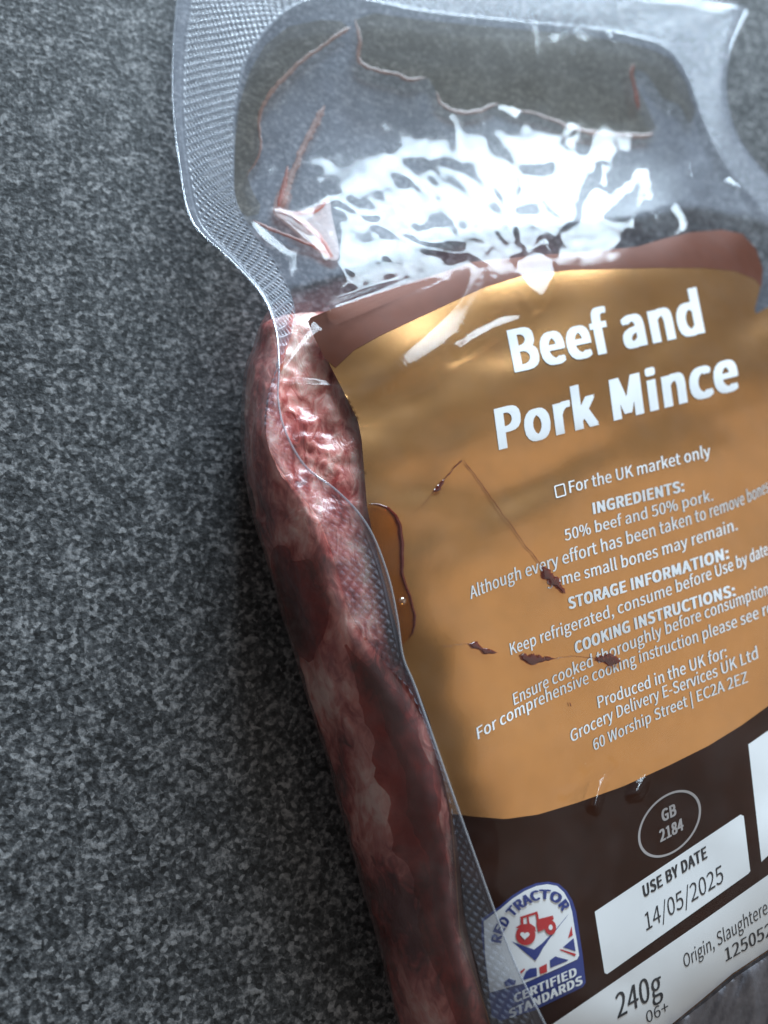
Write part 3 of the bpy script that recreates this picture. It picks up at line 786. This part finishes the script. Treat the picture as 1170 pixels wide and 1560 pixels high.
# the meat block: left flank from the same sections set in by a millimetre, then over the top under the label, off to the right and back below
mrows = []
for k, r in enumerate(ROWS[1:-2]):
    s = section(*r)
    y = r[0][1]
    left = [(x+5, yy, max(z-1.2, 0.7)) for x, yy, z in s][::-1]
    top = []
    xr = min(1290, 820+1.1*max(y-490, 0))
    for q in (0.08, 0.2, 0.4, 0.7, 0.92):
        x = r[0][0]+(xr-r[0][0])*q
        yy = y-0.30*(x-r[0][0])*q*0.8-(90*q if y > 1350 else 0)
        top.append((x, yy, max(float(S(np.array(x), np.array(yy)))-2.2, 1.5)))
    right = [(xr+20, top[-1][1], 8.0), (xr, top[-1][1], 1.0), ((r[0][0]+xr)/2, (y+top[-1][1])/2, 0.6)]
    mrows.append(left+top+right)
mc = np.array(mrows)
c0 = mc[0].mean(0)*np.array([1, 1, 0.7]); c1 = mc[-1].mean(0)
mc = np.vstack([[mc[0]*0.15+c0*0.85], [mc[0]*0.7+c0*0.3+np.array([0, -8, 0])], mc, [mc[-1]*0.8+c1*0.2+np.array([0, 6, 0])], [mc[-1]*0.1+c1*0.9]])
mc[..., 2] = np.maximum(mc[..., 2], 0.6)
NR, NCm = 230, 150
mg = catmull(mc, NR)
nleft = 9+5+3
mg = np.stack([catmull(row, NCm, True) for row in mg])
mg[..., 2] = np.maximum(mg[..., 2], 0.5)
mp = P(mg[..., 0], mg[..., 1], mg[..., 2])
mn = np.cross(np.gradient(mp, axis=0), np.gradient(mp, axis=1)); mn /= np.linalg.norm(mn, axis=2)[..., None]+1e-12
cen = mp.mean((0, 1)); 
if ((mp-cen)*mn).sum() < 0: mn = -mn; flip = True
else: flip = False
fp_ = mp.reshape(-1, 3); disp = np.empty(len(fp_))
for i, p in enumerate(fp_):
    q = Vector(p)
    a = mnoise.noise(q*150+Vector((3, 1, 2))); b = mnoise.noise(q*330); c = mnoise.noise(q*800)
    disp[i] = 0.5*(0.5-abs(a)*1.6)+0.35*(0.3-abs(b))+0.1*c
disp = disp.reshape(NR, NCm)-0.25
win = np.exp(-(((mg[..., 0]-485)/60)**2+((mg[..., 1]-660)/90)**2))
disp = np.minimum(disp*(1+2.8*win)-win*0.7, 0.8)
mp2 = mp+mn*(disp*0.001)[..., None]
mp2[..., 2] = np.maximum(mp2[..., 2], 0.0004)
fc = grid_faces(NR, NCm, True)
fc = [f[::-1] for f in fc] if flip else fc
fc += [tuple(range(NCm)), tuple(range((NR-1)*NCm, NR*NCm))]
meat = obj('minced_meat', mp2.reshape(-1, 3), fc, M['meat'])
meat['label'] = 'block of raw red minced meat with pale fat inside the clear pack'
meat['category'] = 'meat'

# ------------------------------------------------------------------ juice
def line_px(pts, n, off, surf=S):
    c = catmull(np.array(pts, float), n)
    return P(c[:, 0], c[:, 1], surf(c[:, 0], c[:, 1])+off)
def bead(pts, r, mat, off=0.3, n=60, dome=0.10, name='juice_streak', rag=1.0):
    """a low uneven smear of liquid along a line of the photo; r = half widths in mm"""
    n = n*2
    c = catmull(np.array(pts, float), n); t = np.linspace(0, 1, n)
    rad = np.interp(t, np.linspace(0, 1, len(r)), np.array(r, float))/0.14
    rad = rad*np.clip(np.minimum(t, 1-t)/0.08, 0.1, 1)**0.6
    if mat in (M['pink'], M['redj']): rad = rad*(0.95 if mat == M['pink'] else 0.8); rag = 0.6
    tg = np.gradient(c, axis=0); tg /= np.linalg.norm(tg, axis=1)[:, None]+1e-9; nm = np.stack([-tg[:, 1], tg[:, 0]], -1)
    L_ = np.r_[0, np.cumsum(np.hypot(*np.diff(c, axis=0).T))]; sd = int(pts[0][0]+pts[0][1]) % 50
    c = c+nm*(1.1*vnoise(L_/13, L_*0+sd+0.5, sd))[:, None]
    la = rad*(1+rag*(0.6*vnoise(L_/9, L_*0+sd+7.3, sd+1)+0.4*vnoise(L_/2.6, L_*0+1.3, sd+3))); lb = rad*(1+rag*0.6*vnoise(L_/8, L_*0+sd+3.7, sd+2))
    m = 7; w = np.linspace(-1, 1, m)
    off2 = np.where(w[None] < 0, w[None]*la[:, None], w[None]*lb[:, None])
    x = c[:, 0:1]+nm[:, 0:1]*off2; y = c[:, 1:2]+nm[:, 1:2]*off2
    z = S(x, y)+off+dome*np.clip(rad/2.5, 0.15, 1.3)[:, None]*np.sqrt(np.maximum(1-w*w, 0))[None]
    f = grid_faces(n, m); pts3 = P(x, y, z).reshape(-1, 3)
    nz = np.cross(pts3[f[0][1]]-pts3[f[0][0]], pts3[f[0][3]]-pts3[f[0][0]])[2]
    k = n//2*(m-1); q = f[k]; nz = np.cross(pts3[q[1]]-pts3[q[0]], pts3[q[3]]-pts3[q[0]])[2]
    return obj(name, pts3, f if nz > 0 else [q[::-1] for q in f], mat, pack)
pool = [(560,768),(575,768),(590,774),(603,787),(610,805),(613,835),(612,865),(617,890),(626,915),(632,940),(629,960),(620,976),(612,985),(600,940),(582,870),(568,815)]
region('juice_pool', pool, 3, M['amber'], pack, lambda x, y: S(x, y)+0.25)
bead([(562,769),(578,769),(592,775),(604,788),(610,806),(613,836),(612,866),(617,890),(626,915),(632,940),(629,960),(620,976)], [0.15,0.22,0.3,0.38,0.4,0.42,0.36,0.3,0.26,0.28,0.2,0.1], M['blood'], 0.35, 90, 0.2, rag=0.2)
bead([(705,701),(730,733),(760,775),(800,830),(830,866)], [0.12,0.07,0.10,0.06,0.09,0.05], M['blood'], 0.4, 80)
bead([(826,862),(840,880),(862,904)], [0.2,0.95,0.8,0.2], M['blood'], 0.4, 24)
bead([(704,700),(690,715),(676,732)], [0.12,0.06,0.10], M['blood'], 0.4)
bead([(677,731),(668,742),(660,749)], [0.2,0.5,0.2], M['blood'], 0.4, 20)
bead([(660,749),(645,768),(628,785)], [0.04,0.03,0.02], M['blood'], 0.4)
bead([(714,980),(724,983),(734,988),(742,992),(758,994)], [0.1,0.7,0.25,0.55,0.2], M['blood'], 0.4, 40)
bead([(672,985),(695,982),(714,980)], [0.02,0.03,0.04], M['blood'], 0.4)
bead([(793,999),(808,1004),(826,1005),(834,1003),(846,1004)], [0.3,0.95,0.95,0.25,0.45,0.1], M['blood'], 0.4, 40)
bead([(846,1003),(880,1000),(910,1003)], [0.05,0.03,0.06], M['blood'], 0.4)
bead([(908,1006),(922,1003),(934,1006),(946,1008)], [0.2,0.95,1.1,0.2], M['blood'], 0.4, 30)
bead([(638,1054),(655,1098),(672,1168),(687,1240),(692,1300),(699,1420),(716,1472)], [0.2,0.5,0.6,0.5,0.7,0.6,0.2], M['thinblood'], -0.2, 90)
bead([(868,1070),(870,1076)], [0.1,0.14], M['blood'], 0.4, 8)
def ball(name, px, py, off, r, mat):
    bm = bmesh.new(); bmesh.ops.create_uvsphere(bm, u_segments=20, v_segments=12, radius=r*0.001)
    c = P(np.array(float(px)), np.array(float(py)), S(np.array(float(px)), np.array(float(py)))+off)
    v = [np.array(k.co)*np.array([1, 1, 0.7])+c for k in bm.verts]; bm.verts.index_update()
    f = [[k.index for k in q.verts] for q in bm.faces]; bm.free()
    return obj(name, v, f, mat, pack)
ball('air_bubble', 613, 916, 0.5, 0.75, film('bubble_skin', tint=(0.9, 0.75, 0.55), haze=0.12, haze_col=(0.8, 0.6, 0.45), rough=0.05, f0=0.12))
ball('air_bubble', 557, 973, 0.2, 0.35, M['pink'])
def flank_smear(r0, r1, c0, c1, mat, seed, off=-0.35):
    """blood lying between the side film and the meat, an uneven patch of the flank"""
    rr = np.arange(r0, r1+1); n = len(rr); m = 14; t = np.linspace(0, 1, n)
    env = np.clip(np.minimum(t, 1-t)/0.3, 0.04, 1)**0.7
    mid, hw = (c0+c1)/2, (c1-c0)/2
    a = mid-hw*env*(1+0.5*vnoise(t*7, t*0+seed+0.4, seed)+0.25*vnoise(t*23, t*0+0.7, seed+5)); b = mid+hw*env*(1+0.55*vnoise(t*8, t*0+seed+3.6, seed+1)+0.25*vnoise(t*27, t*0+0.2, seed+6))
    a = np.clip(a, 0, 58); b = np.clip(b, 0.5, 59)
    cc = a[:, None]+(b-a)[:, None]*np.linspace(0, 1, m)[None]
    i0 = np.minimum(cc.astype(int), 58); f = (cc-i0)[..., None]
    v = lower_pts[rr[:, None], i0]*(1-f)+lower_pts[rr[:, None], i0+1]*f
    nn = dn[rr[:, None], i0]
    return obj('blood_smear', (v+nn*off*0.001).reshape(-1, 3), [q[::-1] for q in grid_faces(n, m)], mat, pack)
flank_smear(91, 146, 3, 17, M['thinblood'], 3)
flank_smear(96, 140, 4, 12, M['thinblood'], 21, -0.5)
flank_smear(70, 90, 12, 38, M['thinblood'], 8)
flank_smear(98, 112, 36, 52, M['thinblood'], 5)
flank_smear(116, 138, 32, 50, M['thinblood'], 12)
# juice lying between the two films of the flap
flat_h = lambda x, y: S(x, y)+0.2
region('juice_pool', [(533,44),(500,68),(460,92),(425,125),(402,158),(394,185),(397,212),(394,240),(376,268),(386,295),(397,312),(394,326),(376,330),(362,318),(357,290),(358,220),(364,160),(380,110),(404,68),(440,40),(490,30),(520,32)], 4, M['olive'], pack, flat_h)
region('juice_pool', [(541,30),(548,60),(545,85),(556,100),(580,108),(606,115),(630,121),(652,118),(662,135),(672,160),(700,172),(735,168),(757,158),(772,166),(810,172),(842,181),(868,194),(905,202),(950,208),(985,206),(1000,196),(985,160),(970,130),(966,105),(985,112),(1010,150),(1035,160),(1052,190),(1060,170),(1045,125),(1025,92),(1000,78),(960,66),(880,52),(760,42),(640,30),(570,20)], 4, M['olive'], pack, flat_h)
bead([(536,42),(527,46),(500,64),(462,92),(428,124),(404,156),(394,186),(398,215),(393,240),(376,268)], [0.1,0.5,0.45,0.5,0.5,0.42,0.3,0.25,0.2], M['pink'], 0.35, 120)
bead([(541,28),(548,60),(545,85),(556,100),(580,108),(606,113),(622,121),(650,119)], [0.25,0.45,0.5,0.5,0.4,0.45,0.5,0.35], M['pink'], 0.35, 90)
bead([(664,140),(674,160),(702,171),(735,167),(760,157)], [0.2,0.35,0.5,0.5,0.3], M['pink'], 0.35)
bead([(772,166),(815,173),(842,182),(868,194),(905,202),(950,207),(985,206),(996,203)], [0.2,0.3,0.35,0.45,0.6,0.6,0.55,0.3], M['pink'], 0.35, 90)
bead([(966,97),(962,110),(966,130),(970,150),(974,168)], [0.3,0.4,0.4,0.5,0.3], M['redj'], 0.4)
region('juice_pool', [(425,290),(445,298),(440,320),(480,320),(500,303),(506,330),(517,385),(505,396),(470,372),(430,337),(416,322)], 3, film('red_tinge', tint=(0.92, 0.62, 0.55), haze=0.05, haze_col=(0.6, 0.2, 0.15), rough=0.2, f0=0.01), pack, flat_h, 80)
bead([(494,160),(480,190),(464,222),(448,258),(436,290),(430,318)], [0.6,0.8,0.7,0.7,0.9,0.6], M['pink'], 0.35, 70)
bead([(438,252),(432,285),(424,315)], [0.3,0.7,0.5], M['redj'], 0.35)
bead([(420,318),(450,326),(480,318),(500,304)], [0.6,0.5,0.9,0.4], M['redj'], 0.35)
bead([(385,336),(420,352),(455,365),(490,380),(505,392)], [0.3,0.5,0.4,0.6,0.3], M['redj'], 0.35)
bead([(446,330),(470,345),(492,368),(508,392)], [0.4,0.8,0.7,0.2], M['redj'], 0.35)
bead([(446,470),(440,500),(430,540),(424,575)], [0.4,0.7,0.8,0.5], M['redj'], 0.0)
for o in pack.children: 
    o.matrix_parent_inverse = pack.matrix_world.inverted()
